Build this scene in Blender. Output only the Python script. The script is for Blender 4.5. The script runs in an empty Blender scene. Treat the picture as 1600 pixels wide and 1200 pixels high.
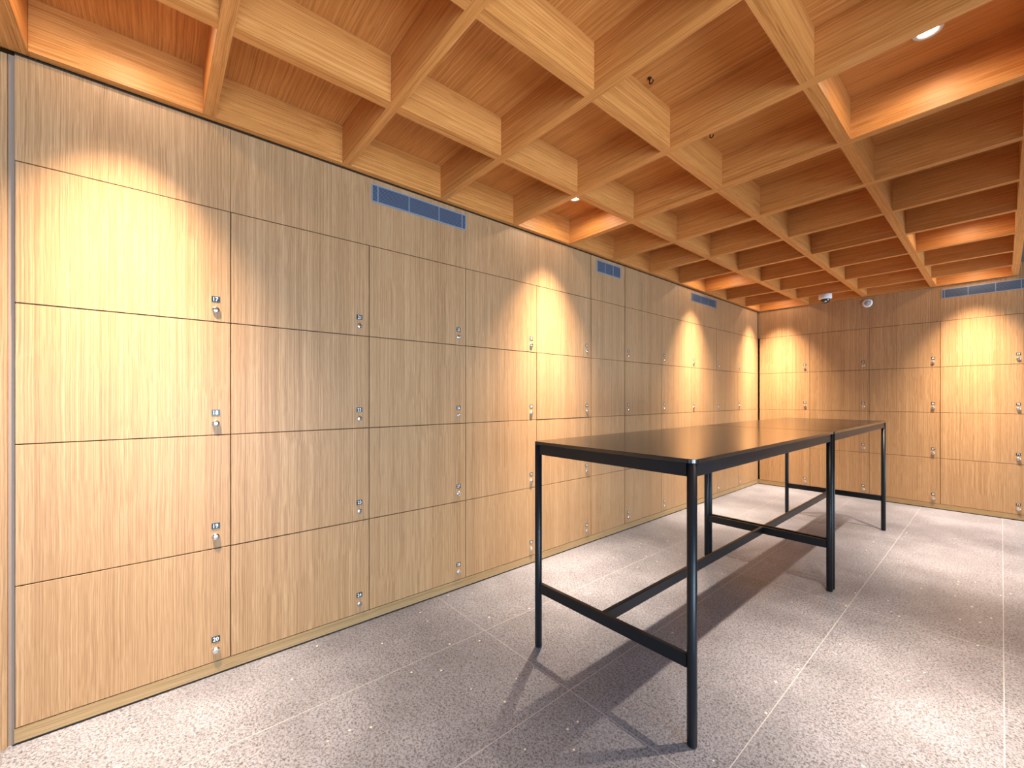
import bpy, bmesh, math, random
from mathutils import Vector, Matrix
random.seed(7)
S = bpy.context.scene
COL = S.collection

# ------------------------------------------------------------------ camera
F_PX, YAW, YH = 653.54, 0.8637, 620.97
cam_d = bpy.data.cameras.new('camera')
cam = bpy.data.objects.new('camera', cam_d)
COL.objects.link(cam)
cam.location = (0, 0, 1.27)
cam.rotation_euler = (math.pi/2, 0, YAW)
cam_d.sensor_width = 36
cam_d.lens = F_PX/1600*36
cam_d.shift_y = (YH-600)/1600
cam_d.clip_start = 0.02
S.camera = cam

# ------------------------------------------------------------------ world, view
w = bpy.data.worlds.new('sky'); S.world = w; w.use_nodes = True
bg = w.node_tree.nodes['Background']
bg.inputs[0].default_value = (0.62, 0.78, 1.0, 1)
bg.inputs[1].default_value = 1.0
S.view_settings.view_transform = 'Standard'
S.view_settings.look = 'None'
S.view_settings.gamma = 1
S.view_settings.exposure = 0.0

def area(name, loc, rot, sx, sy, power, color):
    d = bpy.data.lights.new(name, 'AREA'); d.shape = 'RECTANGLE'
    d.size, d.size_y, d.energy, d.color = sx, sy, power, color
    o = bpy.data.objects.new(name, d); COL.objects.link(o)
    o.location, o.rotation_euler = loc, rot
    return o
# daylight entering by the glazed side of the room and by the glazed back
DAY = (0.70, 0.85, 1.0)
area('daylight_near', (2.66, 0.2, 0.95), (0, math.radians(106), 0), 1.7, 2.7, 320, DAY)
area('daylight_back', (0.6, -3.30, 1.30), (math.pi/2, 0, 0), 2.8, 2.3, 30, DAY)
area('daylight_far', (2.62, 5.85, 1.30), (0, math.pi/2, 0), 2.3, 1.8, 170, (0.66, 0.84, 1.0))
LAMP_COL = (1.0, 0.77, 0.53)
LAMP_NARROW, LAMP_WIDE = 1900, 5

# ------------------------------------------------------------------ sizes (metres)
DL = 2.335           # left locker wall plane at x = -DL
YE = 6.77            # far locker wall plane
H0, RH = 0.0617, 0.518
LW, EWD = 0.6584, 0.6212
Y0, YF = -0.3885, 3.413
XR = -1.693
ZB, ZT = 2.53, 2.73  # underside / top of the coffer grid
XB = [-1.718, -1.111, -0.504, 0.092]
YC = [0.1852+0.6047*j for j in range(11)]
RIGHT, BACK = 2.40, -3.15

# ------------------------------------------------------------------ node helpers
def mat(name):
    m = bpy.data.materials.new(name); m.use_nodes = True
    nt = m.node_tree
    return m, nt, nt.nodes['Principled BSDF']
def nd(nt, t, **k):
    n = nt.nodes.new(t)
    for a, b in k.items(): setattr(n, a, b)
    return n
def plain(name, col, rough=0.5, metal=0.0, spec=0.5):
    m, nt, b = mat(name)
    b.inputs['Base Color'].default_value = (*col, 1)
    b.inputs['Roughness'].default_value = rough
    b.inputs['Metallic'].default_value = metal
    b.inputs['Specular IOR Level'].default_value = spec
    # faint surface unevenness
    n = nd(nt, 'ShaderNodeTexNoise'); n.inputs['Scale'].default_value = 180
    bp = nd(nt, 'ShaderNodeBump'); bp.inputs['Strength'].default_value = 0.04; bp.inputs['Distance'].default_value = 0.001
    nt.links.new(n.outputs[0], bp.inputs['Height']); nt.links.new(bp.outputs[0], b.inputs['Normal'])
    return m

def wood(name, axis, cols, rough=0.45, fine=1.0, contrast=1.0, panel=None):
    """oak veneer, grain along axis; cols = dark, mid, light"""
    m, nt, b = mat(name); L = nt.links
    g = nd(nt, 'ShaderNodeNewGeometry')
    # slow wander of the grain
    mp0 = nd(nt, 'ShaderNodeMapping'); s0 = [2.5]*3; s0[axis] = 2.2
    mp0.inputs['Scale'].default_value = s0; L.new(g.outputs['Position'], mp0.inputs['Vector'])
    nz0 = nd(nt, 'ShaderNodeTexNoise'); nz0.inputs['Scale'].default_value = 1.0; nz0.inputs['Detail'].default_value = 3
    L.new(mp0.outputs[0], nz0.inputs['Vector'])
    sub = nd(nt, 'ShaderNodeVectorMath', operation='SUBTRACT'); sub.inputs[1].default_value = (.5, .5, .5)
    L.new(nz0.outputs['Color'], sub.inputs[0])
    sc = nd(nt, 'ShaderNodeVectorMath', operation='SCALE'); sc.inputs['Scale'].default_value = 0.02
    L.new(sub.outputs[0], sc.inputs[0])
    add = nd(nt, 'ShaderNodeVectorMath', operation='ADD')
    L.new(g.outputs['Position'], add.inputs[0]); L.new(sc.outputs[0], add.inputs[1])
    def stretch(cross, along, detail, ro):
        mp = nd(nt, 'ShaderNodeMapping'); s = [cross]*3; s[axis] = along
        mp.inputs['Scale'].default_value = s; L.new(add.outputs[0], mp.inputs['Vector'])
        n = nd(nt, 'ShaderNodeTexNoise'); n.inputs['Scale'].default_value = 1.0
        n.inputs['Detail'].default_value = detail; n.inputs['Roughness'].default_value = ro
        L.new(mp.outputs[0], n.inputs['Vector']); return n.outputs[0]
    a = stretch(260*fine, 0.35, 3, 0.55)     # growth lines
    c = stretch(420*fine, 9.0, 2, 0.5)     # pores
    d = stretch(13*fine, 0.20, 2, 0.5)     # broad bands between veneer leaves
    def mixf(x, y, f):
        n = nd(nt, 'ShaderNodeMix'); n.data_type = 'FLOAT'; n.inputs[0].default_value = f
        L.new(x, n.inputs[2]); L.new(y, n.inputs[3]); return n.outputs[0]
    v = mixf(mixf(a, c, 0.28), d, 0.16)
    rp = nd(nt, 'ShaderNodeValToRGB'); e = rp.color_ramp
    k = 0.15/contrast
    e.elements[0].position = 0.5-k; e.elements[0].color = (*cols[0], 1)
    e.elements[1].position = 0.5+k; e.elements[1].color = (*cols[2], 1)
    mid = e.elements.new(0.5); mid.color = (*cols[1], 1)
    L.new(v, rp.inputs[0]); L.new(rp.outputs[0], b.inputs['Base Color'])
    b.inputs['Roughness'].default_value = rough
    b.inputs['Specular IOR Level'].default_value = 0.35
    bp = nd(nt, 'ShaderNodeBump'); bp.inputs['Strength'].default_value = 0.12; bp.inputs['Distance'].default_value = 0.0008
    L.new(v, bp.inputs['Height']); L.new(bp.outputs[0], b.inputs['Normal'])
    return m

OAK = [(0.25, 0.132, 0.057), (0.40, 0.231, 0.110), (0.55, 0.350, 0.185)]
OAKC = [(0.37, 0.130, 0.028), (0.60, 0.245, 0.062), (0.76, 0.36, 0.115)]  # ceiling oak: warm bounce light put into a brighter, more orange colour
M_DOOR = wood('oak_veneer_upright', 2, OAK, contrast=0.85)
PL = [(0.25, 0.155, 0.070), (0.35, 0.225, 0.105), (0.44, 0.30, 0.15)]
M_PLINTH_L = wood('oak_plinth_left', 1, PL)
M_PLINTH_E = wood('oak_plinth_end', 0, PL)
M_BX = wood('oak_beam_cross', 0, OAKC, fine=0.9, contrast=0.9)
M_BY = wood('oak_beam_long', 1, OAKC, fine=0.9, contrast=0.9)
M_TOP = wood('oak_coffer_panel', 0, OAKC, fine=0.7, contrast=0.9)
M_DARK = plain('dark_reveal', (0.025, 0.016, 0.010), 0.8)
M_CARC = plain('carcass_board', (0.16, 0.09, 0.05), 0.7)
M_BLACK = plain('black_powder_coat', (0.004, 0.007, 0.011), 0.38, spec=0.35)
M_BTOP = plain('black_laminate', (0.014, 0.011, 0.010), 0.17, spec=0.75)
M_STEEL = plain('brushed_steel', (0.72, 0.73, 0.75), 0.22, 1.0)
M_PLATE = plain('black_plate', (0.004, 0.022, 0.032), 0.35)
M_WHITE = plain('white_enamel', (0.80, 0.80, 0.80), 0.4)
M_NUM = plain('white_numerals', (0.88, 0.88, 0.88), 0.5)
M_GRILLE = plain('anodised_aluminium', (0.15, 0.23, 0.36), 0.4, 0.5)
M_GFRAME = plain('aluminium_frame', (0.32, 0.41, 0.53), 0.4, 0.5)
M_PAINT = plain('white_plaster', (0.62, 0.61, 0.60), 0.7)
M_GREYC = plain('grey_soffit', (0.09, 0.09, 0.095), 0.7)
M_DOME = plain('smoked_dome', (0.015, 0.016, 0.02), 0.06, spec=0.8)
M_SENS = plain('pale_grey_lens', (0.36, 0.42, 0.47), 0.35)
M_HOOK = plain('brown_metal', (0.05, 0.022, 0.012), 0.35, 0.6)
M_STRIP = plain('grey_brown_strip', (0.27, 0.20, 0.155), 0.5)
M_MULL = plain('dark_window_frame', (0.05, 0.05, 0.055), 0.4)

def glass():
    m = bpy.data.materials.new('window_glass'); m.use_nodes = True; nt = m.node_tree
    nt.nodes.clear(); o = nd(nt, 'ShaderNodeOutputMaterial'); t = nd(nt, 'ShaderNodeBsdfTransparent')
    g = nd(nt, 'ShaderNodeBsdfGlossy'); g.inputs['Roughness'].default_value = 0.02
    fr = nd(nt, 'ShaderNodeFresnel'); mx = nd(nt, 'ShaderNodeMixShader')
    t.inputs[0].default_value = (0.95, 0.98, 1, 1)
    nt.links.new(fr.outputs[0], mx.inputs[0]); nt.links.new(t.outputs[0], mx.inputs[1]); nt.links.new(g.outputs[0], mx.inputs[2])
    nt.links.new(mx.outputs[0], o.inputs[0]); return m
M_GLASS = glass()

def emit(name, col, s):
    m = bpy.data.materials.new(name); m.use_nodes = True; nt = m.node_tree
    nt.nodes.clear(); o = nd(nt, 'ShaderNodeOutputMaterial'); e = nd(nt, 'ShaderNodeEmission')
    e.inputs[0].default_value = (*col, 1); e.inputs[1].default_value = s
    nt.links.new(e.outputs[0], o.inputs[0]); return m
M_LENS = emit('lamp_lens', (1.0, 0.80, 0.55), 12)

def floor_mat():
    m, nt, b = mat('honed_stone_tile'); L = nt.links
    g = nd(nt, 'ShaderNodeNewGeometry'); P = g.outputs['Position']
    def noise(scale, detail=2, ro=.5, dist=0):
        n = nd(nt, 'ShaderNodeTexNoise'); n.inputs['Scale'].default_value = scale
        n.inputs['Detail'].default_value = detail; n.inputs['Roughness'].default_value = ro
        n.inputs['Distortion'].default_value = dist
        L.new(P, n.inputs['Vector']); return n.outputs[0]
    def ramp(x, p0, c0, p1, c1):
        r = nd(nt, 'ShaderNodeValToRGB'); e = r.color_ramp.elements
        e[0].position, e[0].color, e[1].position, e[1].color = p0, (*c0, 1), p1, (*c1, 1)
        L.new(x, r.inputs[0]); return r.outputs[0]
    def mix(f, a, c2, blend='MIX'):
        n = nd(nt, 'ShaderNodeMix'); n.data_type = 'RGBA'; n.blend_type = blend
        if isinstance(f, float): n.inputs[0].default_value = f
        else: L.new(f, n.inputs[0])
        for s, v in ((6, a), (7, c2)):
            if isinstance(v, tuple): n.inputs[s].default_value = (*v, 1)
            else: L.new(v, n.inputs[s])
        return n.outputs[2]
    base = ramp(noise(3.0, 4), .35, (0.130, 0.140, 0.180), .65, (0.180, 0.193, 0.246))
    grains = ramp(noise(125, 3, .7, 0.8), .40, (0.36, 0.34, 0.33), .54, (1.22, 1.22, 1.22))
    col = mix(1.0, base, grains, 'MULTIPLY')
    dk = ramp(noise(170, 2, .6, 1.5), .60, (0, 0, 0), .68, (1, 1, 1))
    col = mix(dk, col, (0.17, 0.13, 0.115))
    # rare pale and dark aggregate chips
    vo = nd(nt, 'ShaderNodeTexVoronoi'); vo.inputs['Scale'].default_value = 26; L.new(P, vo.inputs['Vector'])
    chip = ramp(vo.outputs['Distance'], .10, (1, 1, 1), .16, (0, 0, 0))
    sep = nd(nt, 'ShaderNodeSeparateColor'); L.new(vo.outputs['Color'], sep.inputs[0])
    pick = ramp(sep.outputs[0], .93, (0, 0, 0), .94, (1, 1, 1))
    ml = nd(nt, 'ShaderNodeMath', operation='MULTIPLY'); L.new(chip, ml.inputs[0]); L.new(pick, ml.inputs[1])
    col = mix(ml.outputs[0], col, (0.60, 0.56, 0.50))
    pick2 = ramp(sep.outputs[1], .93, (0, 0, 0), .94, (1, 1, 1))
    ml2 = nd(nt, 'ShaderNodeMath', operation='MULTIPLY'); L.new(chip, ml2.inputs[0]); L.new(pick2, ml2.inputs[1])
    col = mix(ml2.outputs[0], col, (0.06, 0.055, 0.055))
    # grout: lines at x = -0.605 + 0.61 n, y = 1.368 + 1.22 n
    sp = nd(nt, 'ShaderNodeSeparateXYZ'); L.new(P, sp.inputs[0])
    def line(out, off, per, hw):
        a = nd(nt, 'ShaderNodeMath', operation='SUBTRACT'); L.new(out, a.inputs[0]); a.inputs[1].default_value = off-per/2
        md = nd(nt, 'ShaderNodeMath', operation='FLOORED_MODULO'); L.new(a.outputs[0], md.inputs[0]); md.inputs[1].default_value = per
        s2 = nd(nt, 'ShaderNodeMath', operation='SUBTRACT'); L.new(md.outputs[0], s2.inputs[0]); s2.inputs[1].default_value = per/2
        ab = nd(nt, 'ShaderNodeMath', operation='ABSOLUTE'); L.new(s2.outputs[0], ab.inputs[0])
        lt = nd(nt, 'ShaderNodeMath', operation='LESS_THAN'); L.new(ab.outputs[0], lt.inputs[0]); lt.inputs[1].default_value = hw
        return lt.outputs[0]
    mx = nd(nt, 'ShaderNodeMath', operation='MAXIMUM')
    L.new(line(sp.outputs[0], -0.605, 0.612, 0.0017), mx.inputs[0]); L.new(line(sp.outputs[1], 1.368, 1.85, 0.0017), mx.inputs[1])
    col = mix(mx.outputs[0], col, (0.29, 0.30, 0.34))
    L.new(col, b.inputs['Base Color'])
    b.inputs['Roughness'].default_value = 0.36
    b.inputs['Specular IOR Level'].default_value = 0.4
    bp = nd(nt, 'ShaderNodeBump'); bp.inputs['Strength'].default_value = 0.10; bp.inputs['Distance'].default_value = 0.001
    L.new(grains, bp.inputs['Height']); L.new(bp.outputs[0], b.inputs['Normal'])
    return m
M_FLOOR = floor_mat()

# ------------------------------------------------------------------ mesh helpers
def box(bm, x0, x1, y0, y1, z0, z1, bev=0.0, mi=0):
    r = bmesh.ops.create_cube(bm, size=1.0)
    vs = r['verts']
    bmesh.ops.scale(bm, vec=(x1-x0, y1-y0, z1-z0), verts=vs)
    bmesh.ops.translate(bm, vec=((x0+x1)/2, (y0+y1)/2, (z0+z1)/2), verts=vs)
    fs = {f for v in vs for f in v.link_faces}
    for f in fs: f.material_index = mi
    if bev:
        es = list({e for v in vs for e in v.link_edges})
        q = bmesh.ops.bevel(bm, geom=es, offset=bev, segments=2, affect='EDGES', profile=0.5)
        for f in q['faces']: f.material_index = mi
def lathe(bm, prof, axis='z', c=(0, 0, 0), seg=24, mi=0, sign=1):
    """prof: list of (radius, height); closed where radius is 0"""
    rings = []
    for r, h in prof:
        ring = []
        n = 1 if r == 0 else seg
        for i in range(n):
            a = 2*math.pi*i/seg
            u, v = r*math.cos(a), r*math.sin(a)
            p = (u, v, h*sign) if axis == 'z' else (u, h*sign, v)
            ring.append(bm.verts.new((p[0]+c[0], p[1]+c[1], p[2]+c[2])))
        rings.append(ring)
    for a, b2 in zip(rings, rings[1:]):
        for i in range(seg):
            j = (i+1) % seg
            if len(a) == 1 and len(b2) == 1: continue
            if len(a) == 1: vs = (a[0], b2[i], b2[j])
            elif len(b2) == 1: vs = (a[i], a[j], b2[0])
            else: vs = (a[i], a[j], b2[j], b2[i])
            f = bm.faces.new(vs); f.material_index = mi; f.smooth = True
def obj(name, bm, mats, parent=None, loc=(0, 0, 0)):
    bmesh.ops.recalc_face_normals(bm, faces=bm.faces)
    me = bpy.data.meshes.new(name); bm.to_mesh(me); bm.free()
    for m in (mats if isinstance(mats, (list, tuple)) else [mats]): me.materials.append(m)
    o = bpy.data.objects.new(name, me); COL.objects.link(o); o.location = loc
    if parent: o.parent = parent
    return o
def tag(o, label, cat, group=None):
    o['label'] = label; o['category'] = cat
    if group: o['group'] = group
    return o
def thing(name, label, cat, loc=(0, 0, 0), rz=0, group=None):
    o = bpy.data.objects.new(name, None); COL.objects.link(o)
    o.location = loc; o.rotation_euler = (0, 0, rz); o.empty_display_size = 0.1
    return tag(o, label, cat, group)
def struct(name, m, boxes, parent=None, bev=0):
    bm = bmesh.new()
    for bx_ in boxes: box(bm, *bx_, bev=bev)
    o = obj(name, bm, m, parent)
    if not parent: o['kind'] = 'structure'
    return o

# ------------------------------------------------------------------ the setting
XW = -DL-0.49
struct('floor', M_FLOOR, [(XW-0.2, RIGHT+0.1, BACK-0.1, YE+0.7, -0.1, 0.0)])
struct('wall_left', M_PAINT, [(XW-0.2, XW, BACK-0.1, YE+0.7, 0, 2.9)])
struct('wall_end', M_PAINT, [(XW, RIGHT+0.1, YE+0.49, YE+0.7, 0, 2.9)])
struct('wall_end_right', M_DOOR, [(XR+3*EWD+0.004, RIGHT, YE, YE+0.49, 0, 2.9)])
struct('wall_return', M_DOOR, [(XW, -DL, -1.6, -0.4055, 0, 2.512)])
struct('wall_left_near', M_PAINT, [(XW, -DL, BACK, -1.6, 0, 2.66)])
# right and back sides: low upstand, head and posts around the glazing
def glazed(name, n, along, fixed, a0, a1, out):
    z0, z1 = 0.05, 2.55
    f = 0.06
    bm = bmesh.new()
    def bx(u0, u1, w0, w1, zz0, zz1):
        if along == 'y': box(bm, w0, w1, u0, u1, zz0, zz1, bev=0.003)
        else: box(bm, u0, u1, w0, w1, zz0, zz1, bev=0.003)
    w0, w1 = sorted((fixed, fixed+out*0.08))
    bx(a0, a1, w0, w1, 0.0, z0); bx(a0, a1, w0, w1, z1, 2.66)
    for i in range(n+1):
        u = a0+(a1-a0)*i/n; u0 = max(a0, u-f/2); u1 = min(a1, u+f/2)
        bx(u0, u1, w0, w1, z0, z1)
    fr = obj(name, bm, M_MULL); fr['kind'] = 'structure'
    for i in range(n):
        u0 = a0+(a1-a0)*i/n+f/2+.002; u1 = a0+(a1-a0)*(i+1)/n-f/2-.002
        bm = bmesh.new()
        m0 = fixed+out*0.036; m1 = fixed+out*0.042
        m0, m1 = sorted((m0, m1))
        if along == 'y': box(bm, m0, m1, u0, u1, z0+.002, z1-.002)
        else: box(bm, u0, u1, m0, m1, z0+.002, z1-.002)
        obj('pane', bm, M_GLASS, fr)
glazed('window_1', 2, 'y', RIGHT, -1.2, 1.6, 1)
glazed('window_3', 2, 'y', RIGHT, 4.9, YE-0.01, 1)
struct('wall_right', M_DOOR, [(RIGHT, RIGHT+0.2, 1.605, 4.895, 0, 2.66)])
struct('wall_right_near', M_PAINT, [(RIGHT, RIGHT+0.2, BACK, -1.205, 0, 2.66)])
struct('wall_back', M_GREYC, [(XW, -0.85, BACK-0.2, BACK-.001, 0, 2.66), (2.05, RIGHT, BACK-0.2, BACK-.001, 0, 2.66)])
glazed('window_2', 2, 'x', BACK, -0.845, 2.045, -1)
# ceiling: panelled field over the grid, plain soffit beyond it
struct('ceiling', M_TOP, [(XW, XB[3]+0.025, -0.50, YE+0.49, ZT, ZT+0.17)])
struct('ceiling_right', M_GREYC, [(XB[3]+0.03, RIGHT+0.1, BACK-0.1, YE-.001, 2.66, 2.9)])
struct('ceiling_back', M_GREYC, [(XW, XB[3]+0.025, BACK-0.1, -0.505, 2.66, 2.9)])
# header fascia above the lockers
HZ0, HZ1 = H0+4*RH+0.002, 2.519
seams = [Y0, Y0+LW, Y0+3*LW, Y0+5*LW, YF, YF+2*LW, YF+3*LW, YE-0.019]
for i, (a, b_) in enumerate(zip(seams, seams[1:])):
    ga = .006 if i in (3, 4) else .0008; gb = .006 if i in (2, 3) else .0008
    struct('trim_%d' % (i+1), M_DOOR, [(-DL-0.019, -DL, a+ga, b_-gb, HZ0, HZ1)])
seams = [-DL, XR+EWD, XR+2*EWD, XR+3*EWD+0.003]
for i, (a, b_) in enumerate(zip(seams, seams[1:])):
    struct('trim_%d' % (i+11), M_DOOR, [(a+.0008, b_-.0006, YE, YE+0.019, HZ0, ZB-.0025)])
struct('trim_20', M_STRIP, [(XW, -DL-0.012, -0.405, Y0-0.0008, 0, HZ1)])          # narrow recessed strip at the near edge
struct('trim_21', M_DOOR, [(-DL-0.019, -DL, YF+5*LW+.002, YE-0.004, H0+.002, HZ0-.004)])  # corner filler
struct('trim_22', M_DARK, [(-DL-0.06, -DL-0.02, Y0, YE, HZ0, ZB), (-DL-0.019, -DL-0.006, Y0, YE-.02, HZ1+.001, ZB-.001)])
struct('trim_23', M_DARK, [(-DL-.019, XR+3*EWD, YE+0.021, YE+0.06, HZ0, ZB)])
struct('trim_14', M_DOOR, [(XB[3]+0.0285, XR+3*EWD+.0024, YE, YE+0.0195, ZB-.002, 2.90)])
struct('baseboard_left', M_PLINTH_L, [(-DL-0.019, -DL, Y0, YE-0.006, 0.009, H0-0.0012)])
struct('baseboard_end', M_PLINTH_E, [(-DL, XR+3*EWD+.003, YE, YE+0.019, 0.009, H0-0.0012)])
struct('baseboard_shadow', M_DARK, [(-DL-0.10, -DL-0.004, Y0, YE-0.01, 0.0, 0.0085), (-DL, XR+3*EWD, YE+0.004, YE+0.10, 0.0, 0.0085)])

# ------------------------------------------------------------------ coffer grid: half-lapped oak beams
BW = 0.025; CW = 0.0225
ORD = ['first', 'second', 'third', 'fourth', 'fifth', 'sixth', 'seventh', 'eighth', 'ninth', 'tenth', 'eleventh', 'twelfth']
ZM = (ZB+ZT)/2
XL, XE = -DL+0.0355, XB[3]+BW
YN = -0.35
def cross_beam(y, label):
    bm = bmesh.new(); g = 0.0004
    box(bm, XL+g, XE+0.0, y-CW, y+CW, ZB, ZM-g)          # full length lower half
    xs = [XL]+[v for b in XB for v in (b-BW, b+BW)]
    for i in range(0, len(xs)-1, 2):
        box(bm, xs[i]+g, xs[i+1]-g, y-CW, y+CW, ZM-g, ZT-g)
    tag(obj('ceiling_beam', bm, M_BX), label, 'ceiling beam', 'cross beams of the coffered ceiling')
n = len(YC)
for j, y in enumerate(YC):
    k = n-1-j
    cross_beam(y, 'oak ceiling cross beam running away from the left wall, %s counted from the far wall' % ORD[k])
def long_beam(x, label, x0=None, x1=None):
    bm = bmesh.new(); g = 0.0004
    x0 = x-BW if x0 is None else x0; x1 = x+BW if x1 is None else x1
    box(bm, x0, x1, YN, YE-0.036, ZM+g, ZT-g)
    ys = [YN]+[v for c in YC for v in (c-CW, c+CW)]+[YE-0.036]
    for i in range(0, len(ys)-1, 2):
        box(bm, x0, x1, ys[i]+g, ys[i+1]-g, ZB, ZM+g)
    tag(obj('ceiling_beam', bm, M_BY), label, 'ceiling beam', 'long beams of the coffered ceiling')
for i, x in enumerate(XB):
    lab = 'long oak ceiling beam parallel to the left wall, %s out from that wall' % ORD[i]
    if i == 3: lab = 'long oak edge beam closing the right side of the coffered ceiling'
    long_beam(x, lab)
bm = bmesh.new(); box(bm, -DL, XL, YN, YE-0.0, ZB, ZT-.0005)
tag(obj('ceiling_beam', bm, M_BY), 'oak edge beam of the ceiling grid lying tight along the left wall', 'ceiling beam')
bm = bmesh.new(); box(bm, XL+.0005, XE, YE-0.0355, YE, ZB, ZT-.0005)
tag(obj('ceiling_beam', bm, M_BX), 'oak edge beam of the ceiling grid lying tight along the far wall', 'ceiling beam')
bm = bmesh.new(); box(bm, -DL, XE, YN-0.15, YN-.0008, ZB, ZT-.0005)
tag(obj('ceiling_beam', bm, M_BX), 'wide oak edge beam at the near end of the ceiling grid, top left corner', 'ceiling beam')

# ------------------------------------------------------------------ lockers
DT = 0.019
def door_mesh(wd, gap=0.0021, topgap=0.0021):
    bm = bmesh.new(); box(bm, gap, wd-gap, 0, DT, gap, RH-topgap, bev=0.0009)
    return bm
def body_mesh(wd):
    bm = bmesh.new(); t = 0.014; a, b_, dp = 0.0006, wd-0.0006, 0.46
    y0 = DT+0.002
    box(bm, a, a+t, y0, dp, 0.0006, RH-.0006); box(bm, b_-t, b_, y0, dp, 0.0006, RH-.0006)
    box(bm, a+t, b_-t, y0, dp, 0.0006, t); box(bm, a+t, b_-t, y0, dp, RH-t, RH-.0006)
    box(bm, a+t, b_-t, dp-0.008, dp, t, RH-t)
    return bm
def lock_mesh(c):
    bm = bmesh.new()
    lathe(bm, [(0, 0.0), (0.0145, 0.0), (0.0150, 0.003), (0.0150, 0.006), (0.0125, 0.0085), (0.0060, 0.0096), (0, 0.0098)], 'y', (c[0], 0, c[1]), 28, 0, -1)
    box(bm, c[0]-0.0008, c[0]+0.0008, -0.0104, -0.0085, c[1]-0.0055, c[1]+0.0045, mi=1)   # key slot
    return bm
_txt = {}
def text_bm(s, size):
    cu = bpy.data.curves.new('numerals', 'FONT'); cu.body = s; cu.size = size
    cu.align_x = 'CENTER'; cu.align_y = 'CENTER'; cu.extrude = 0.0003; cu.offset = size*0.012
    cu.resolution_u = 3
    o = bpy.data.objects.new('numerals', cu); COL.objects.link(o)
    dg = bpy.context.evaluated_depsgraph_get(); me = bpy.data.meshes.new_from_object(o.evaluated_get(dg))
    bpy.data.objects.remove(o); return me
def plate_mesh(c, s):
    bm = bmesh.new()
    box(bm, c[0]-0.0158, c[0]+0.0158, -0.0012, 0.0, c[1]-0.0132, c[1]+0.0132, mi=0)
    me = text_bm(s, 0.0225)
    k = len(bm.verts); bm.from_mesh(me)
    bm.verts.ensure_lookup_table()
    vs = bm.verts[k:]
    fs = {f for v in vs for f in v.link_faces}
    xs = [v.co.x for v in vs]; ys = [v.co.y for v in vs]
    cx, cy = (min(xs)+max(xs))/2, (min(ys)+max(ys))/2
    for v in vs:
        x, y, z = v.co
        v.co = (c[0]+(x-cx)*1.0, -0.0013-z, c[1]+(y-cy)*1.12)
    for f in fs: f.material_index = 1
    return bm
MESH = {}
def shared(key, fn, mats):
    if key not in MESH:
        bm = fn(); bmesh.ops.recalc_face_normals(bm, faces=bm.faces)
        me = bpy.data.meshes.new(str(key[0])); bm.to_mesh(me); bm.free()
        for m in mats: me.materials.append(m)
        MESH[key] = me
    return MESH[key]
def child(name, me, parent):
    o = bpy.data.objects.new(name, me); COL.objects.link(o); o.parent = parent; return o
def locker(loc, rz, wd, number, lock_right, label, group, off=0.057, ajar=0.0):
    t = thing('locker', label, 'locker', loc, rz, group)
    child('body', shared(('body', wd), lambda: body_mesh(wd), [M_CARC]), t)
    d = child('door', shared(('door', wd), lambda: door_mesh(wd), [M_DOOR]), t)
    d.location.y = -ajar
    lx = wd-off if lock_right else off
    child('lock', shared(('lock', wd, lock_right), lambda: lock_mesh((lx, 0.054)), [M_STEEL, M_DARK]), d)
    child('number_plate', shared(('number_plate', number, wd, lock_right), lambda: plate_mesh((lx, 0.103), str(number)), [M_PLATE, M_NUM]), d)
    return t
ROW = ['top', 'second from top', 'third from top', 'bottom']
num = 17
colname = ['leftmost column beside the near edge', 'second column from the left', 'third column from the left, below the long wall vent',
           'fourth column from the left', 'column just left of the blank panels']
rr = random.Random(3)
for k in range(5):
    for r in range(4):
        z = H0+(3-r)*RH
        if k < 3 : lab = 'oak locker numbered %d, %s row in the %s' % (num, ROW[r], ['leftmost column', 'second column from the left', 'third column from the left'][k])
        else: lab = 'oak locker, lock at right, %s row, %s' % (ROW[r], colname[k])
        locker((-DL, Y0+k*LW, z), math.pi/2, LW, num, True, lab, 'lockers on the left wall', ajar=0.0 if rr.random() > .3 else rr.uniform(.0005, .0018))
        num += 1
for k in range(5):
    for r in range(4):
        z = H0+(3-r)*RH
        lab = 'oak locker, lock at left, %s row, %s column right of blank panels' % (ROW[r], ORD[k])
        if k == 4: lab = 'oak locker, lock at left, %s row, last left-wall column before corner' % ROW[r]
        locker((-DL, YF+k*LW, z), math.pi/2, LW, num, False, lab, 'lockers on the left wall', ajar=0.0 if rr.random() > .3 else rr.uniform(.0005, .0018))
        num += 1
for k in range(4):
    for r in range(4):
        z = H0+(3-r)*RH
        lab = 'oak locker on the far wall, %s row, %s' % (ROW[r], ['column in the room corner', 'second column from the corner', 'third column from the corner', 'column at photo right edge'][k])
        wd = EWD
        locker((XR-EWD+k*EWD, YE, z), 0, wd, num, True, lab, 'lockers on the far wall', ajar=0.0 if rr.random() > .3 else rr.uniform(.0005, .0015))
        num += 1
# narrow blank panels between the two banks
PY0, PY1 = Y0+5*LW, YF
for r in range(4):
    z = H0+(3-r)*RH
    t = bmesh.new(); box(t, -DL-DT, -DL, PY0+.009, PY1-.009, z+.0012, z+RH-.0012, bev=.0009)
    tag(obj('access_panel', t, M_DOOR), 'narrow blank oak panel without lock, %s of the four stacked between locker banks' % ROW[r], 'panel', 'blank panels between the locker banks')

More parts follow.
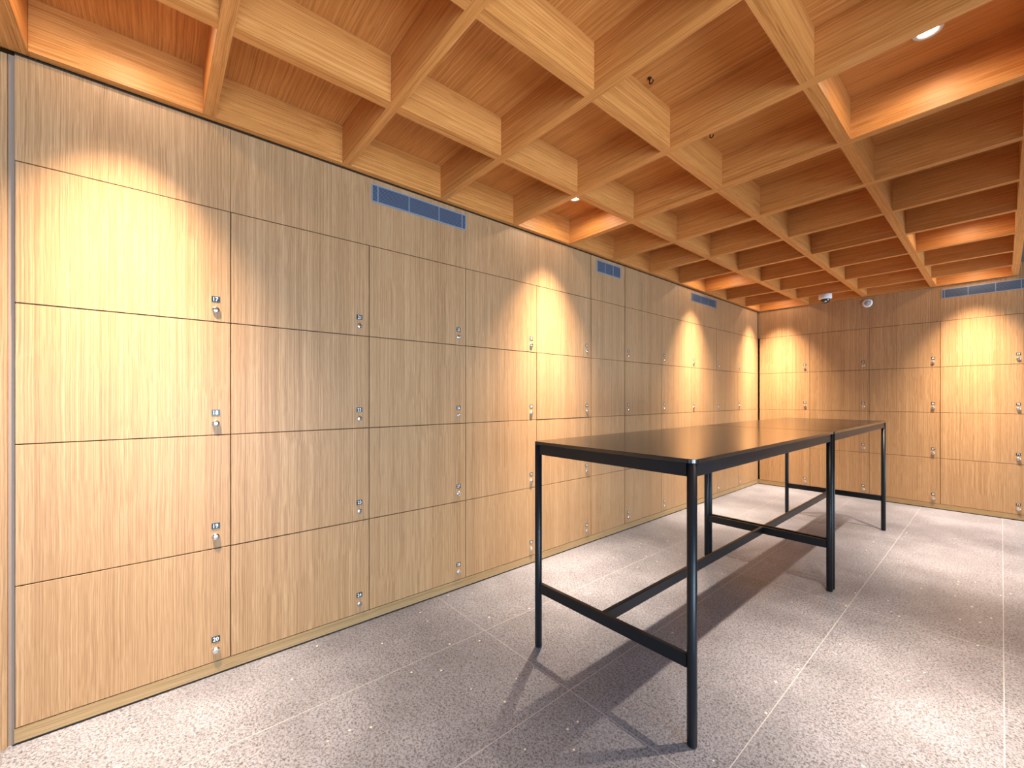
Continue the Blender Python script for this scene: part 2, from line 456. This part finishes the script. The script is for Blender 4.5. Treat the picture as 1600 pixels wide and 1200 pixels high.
# ------------------------------------------------------------------ linear grilles
def vent(loc, rz, ln, ht, label, muls):
    t = thing('air_vent', label, 'vent', loc, rz)
    fw = 0.007
    bm = bmesh.new()
    box(bm, 0, ln, -0.004, 0.0, 0, fw); box(bm, 0, ln, -0.004, 0.0, ht-fw, ht)
    box(bm, 0, fw, -0.004, 0, fw, ht-fw); box(bm, ln-fw, ln, -0.004, 0, fw, ht-fw)
    obj('frame', bm, M_GFRAME, t)
    bm = bmesh.new()
    for m_ in muls: box(bm, m_*ln-.0028, m_*ln+.0028, -0.0038, -0.0005, fw, ht-fw)
    obj('mullion', bm, M_GFRAME, t)
    bm = bmesh.new(); n_ = 11
    for i in range(n_):
        z = fw+(ht-2*fw)*(i+.5)/n_
        box(bm, fw, ln-fw, -0.0030, -0.0006, z-0.0022, z+0.0022)
    obj('slats', bm, M_GRILLE, t)
    bm = bmesh.new(); box(bm, fw, ln-fw, -0.0006, -0.0001, fw, ht-fw); obj('backing', bm, M_DARK, t)
vent((-DL-0.0, 0.939, 2.388), math.pi/2, 0.649, 0.104, 'long blue-grey slotted air vent high on the left wall above the third locker column', [0.06, 0.36, 0.68, 0.95])
vent((-DL-0.0, 2.985, 2.385), math.pi/2, 0.355, 0.110, 'short grey slotted air vent above the narrow blank panels', [0.34, 0.67])
vent((-DL-0.0, 4.725, 2.388), math.pi/2, 0.650, 0.100, 'grey slotted air vent high on the left wall near the room corner', [0.06, 0.36, 0.68, 0.95])
vent((-0.441, YE, 2.385), 0, 0.598, 0.104, 'long slotted air vent at the top of the far wall, right edge of the photo', [0.04, 0.34, 0.67, 0.96])

# ------------------------------------------------------------------ tables
def tube(bm, x, y, z0, z1, r):
    lathe(bm, [(0, z0), (r-.002, z0), (r, z0+.002), (r, z1), (0, z1)], 'z', (x, y, 0), 28)
def table(y0, y1, label):
    X0, X1 = -1.556, -0.711; yc = (y0+y1)/2; xc = (X0+X1)/2
    lx, ly = (X1-X0)/2, (y1-y0)/2
    t = thing('high_table', label, 'table', (xc, yc, 0), 0, 'black high tables standing end to end')
    # top: rounded corners, real thickness
    bm = bmesh.new(); rc = 0.030; pts = []
    for cx, cy, a0 in ((lx-rc, ly-rc, 0), (-lx+rc, ly-rc, 90), (-lx+rc, -ly+rc, 180), (lx-rc, -ly+rc, 270)):
        for i in range(9):
            a = math.radians(a0+i*90/8); pts.append((cx+rc*math.cos(a), cy+rc*math.sin(a)))
    def lay(z, s): return [bm.verts.new((p[0]*(lx-s)/lx, p[1]*(ly-s)/ly, z)) for p in pts]
    zs = [(1.031, .0015), (1.0325, 0), (1.0455, 0), (1.047, .0015)]
    L_ = [lay(*q) for q in zs]
    for a, b_ in zip(L_, L_[1:]):
        for i in range(len(pts)):
            j = (i+1) % len(pts); bm.faces.new((a[i], a[j], b_[j], b_[i]))
    bm.faces.new(L_[-1]); bm.faces.new(list(reversed(L_[0])))
    obj('tabletop', bm, M_BTOP, t)
    R = 0.0178; ins = 0.0215
    for sx in (-1, 1):
        for sy in (-1, 1):
            bm = bmesh.new(); tube(bm, sx*(lx-ins), sy*(ly-ins), 0.004, 1.0305, R)
            leg = obj('leg', bm, M_BLACK, t)
            bm = bmesh.new(); tube(bm, sx*(lx-ins), sy*(ly-ins), 0.0, 0.0038, R-.002)
            obj('foot_pad', bm, M_DARK, leg)
    a = 0.9805; i_ = ins
    for sx in (-1, 1):
        bm = bmesh.new(); box(bm, sx*(lx-i_)-.010, sx*(lx-i_)+.010, -(ly-i_-R*.98), ly-i_-R*.98, a, 1.0305, bev=.002); obj('apron', bm, M_BLACK, t)
    for sy in (-1, 1):
        bm = bmesh.new(); box(bm, -(lx-i_-R*.98), lx-i_-R*.98, sy*(ly-i_)-.010, sy*(ly-i_)+.010, a, 1.0305, bev=.002); obj('apron', bm, M_BLACK, t)
        bm = bmesh.new(); box(bm, -(lx-i_-R*.98), lx-i_-R*.98, sy*(ly-i_)-.010, sy*(ly-i_)+.010, 0.280, 0.330, bev=.002); obj('end_stretcher', bm, M_BLACK, t)
    bm = bmesh.new(); box(bm, -.010, .010, -(ly-i_-.0102), ly-i_-.0102, 0.280, 0.330, bev=.002); obj('long_stretcher', bm, M_BLACK, t)
table(1.467, 3.386, 'black metal high table nearest the camera, with thin dark top')
table(3.396, 5.312, 'black metal high table behind the nearest one, close to the far lockers')

# ------------------------------------------------------------------ downlights in the coffers
def downlight(x, y, label, aim=(0, 0)):
    t = thing('downlight', label, 'ceiling light', (x, y, ZT), 0, 'recessed downlights in the ceiling coffers')
    bm = bmesh.new()
    lathe(bm, [(0.030, -0.0005), (0.044, -0.0005), (0.046, -0.003), (0.044, -0.006), (0.034, -0.006), (0.030, -0.003), (0.030, -0.0005)], 'z', (0, 0, 0), 28)
    obj('trim_ring', bm, M_WHITE, t)
    bm = bmesh.new(); lathe(bm, [(0, -0.0010), (0.029, -0.0010), (0.029, -0.0020), (0, -0.0020)], 'z', (0, 0, 0), 28)
    obj('lens', bm, M_LENS, t)
    for nm, ang, bl, pw in (('beam_light', 77, 0.38, LAMP_NARROW), ('spill_light', 170, 0.5, LAMP_WIDE)):
        d = bpy.data.lights.new(nm, 'SPOT'); d.energy = pw; d.color = LAMP_COL; d.spot_size = math.radians(ang)
        d.spot_blend = bl; d.shadow_soft_size = 0.02
        if nm == 'beam_light':                       # reflector profile: intensity falls as cos^20 off the axis
            d.use_nodes = True; nt = d.node_tree; em = nt.nodes['Emission']
            g = nt.nodes.new('ShaderNodeNewGeometry'); sp = nt.nodes.new('ShaderNodeSeparateXYZ')
            ab = nt.nodes.new('ShaderNodeMath'); ab.operation = 'ABSOLUTE'
            pw_ = nt.nodes.new('ShaderNodeMath'); pw_.operation = 'POWER'; pw_.inputs[1].default_value = 20
            nt.links.new(g.outputs['Incoming'], sp.inputs[0]); nt.links.new(sp.outputs[2], ab.inputs[0])
            nt.links.new(ab.outputs[0], pw_.inputs[0]); nt.links.new(pw_.outputs[0], em.inputs['Strength'])
        o = bpy.data.objects.new(nm, d); COL.objects.link(o); o.parent = t; o.location = (0, 0, -0.03)
LY = [-0.10, 2.34, 4.73, 6.45]
nearf = ['nearest the camera', 'second from the camera', 'third from the camera', 'beside the far wall']
for i, y in enumerate(LY):
    downlight(-2.03, y, 'white recessed downlight in the coffer row along the left wall, %s' % nearf[i])
    downlight(-0.19, y, 'white recessed downlight in the rightmost coffer row, %s' % nearf[i])

# ------------------------------------------------------------------ small fittings
t = thing('security_camera', 'white dome security camera under a ceiling beam near the far wall', 'security camera', (-1.40, YC[10], ZB))
bm = bmesh.new(); lathe(bm, [(0, 0), (0.062, 0), (0.066, -0.004), (0.068, -0.048), (0.064, -0.056), (0.056, -0.060), (0, -0.060)], 'z', seg=36); obj('housing', bm, M_WHITE, t)
bm = bmesh.new(); lathe(bm, [(0, -0.0605)]+[(0.050*math.cos(a), -0.061-0.050*math.sin(a)) for a in [math.radians(q) for q in range(0, 90, 10)]]+[(0, -0.111)], 'z', seg=36); obj('dome', bm, M_DOME, t)
bm = bmesh.new(); lathe(bm, [(0, 0.0), (0.012, 0.0), (0.013, 0.004), (0, 0.004)], 'y', (0.010, -0.039, -0.090), 18, 0, -1); obj('lens', bm, M_STEEL, t)

t = thing('motion_sensor', 'small round white sensor on the far wall just under the ceiling', 'sensor', (-1.088, YE, 2.447))
bm = bmesh.new(); lathe(bm, [(0, 0), (0.050, 0), (0.052, 0.006), (0.048, 0.014), (0.034, 0.020), (0.030, 0.016), (0, 0.016)], 'y', seg=36, sign=-1); obj('housing', bm, M_WHITE, t)
bm = bmesh.new(); lathe(bm, [(0, 0.0165), (0.029, 0.0165), (0.027, 0.021), (0.018, 0.026), (0, 0.028)], 'y', seg=30, sign=-1); obj('lens', bm, M_SENS, t)

def hook(x, y, label):
    t = thing('ceiling_hook', label, 'hook', (x, y, ZT), 0, 'small hooks in the ceiling coffers')
    bm = bmesh.new(); lathe(bm, [(0, -0.0003), (0.010, -0.0003), (0.010, -0.003), (0.004, -0.006), (0, -0.006)], 'z', seg=16); obj('base', bm, M_HOOK, t)
    bm = bmesh.new(); r = 0.0028; prev = None
    path = [Vector((0, 0, -0.006)), Vector((0, 0, -0.022))]+[Vector((0.009-0.009*math.cos(a), 0, -0.022-0.009*math.sin(a))) for a in [math.radians(q) for q in range(15, 230, 20)]]
    for i, p in enumerate(path):
        d = (path[min(i+1, len(path)-1)]-path[max(i-1, 0)]).normalized(); s = Vector((0, 1, 0)); u = d.cross(s)
        ring = [bm.verts.new(p+r*(math.cos(q)*s+math.sin(q)*u)) for q in [k*math.pi/4 for k in range(8)]]
        if prev:
            for k in range(8): bm.faces.new((prev[k], prev[(k+1) % 8], ring[(k+1) % 8], ring[k]))
        else: bm.faces.new(ring)
        prev = ring
    bm.faces.new(prev); obj('hook', bm, M_HOOK, t)
hook(-1.045, 1.72, 'small dark brown hook on the coffer panel near the top of the photo')
hook(-1.045, 2.33, 'small dark brown hook in the coffer next further from the camera')
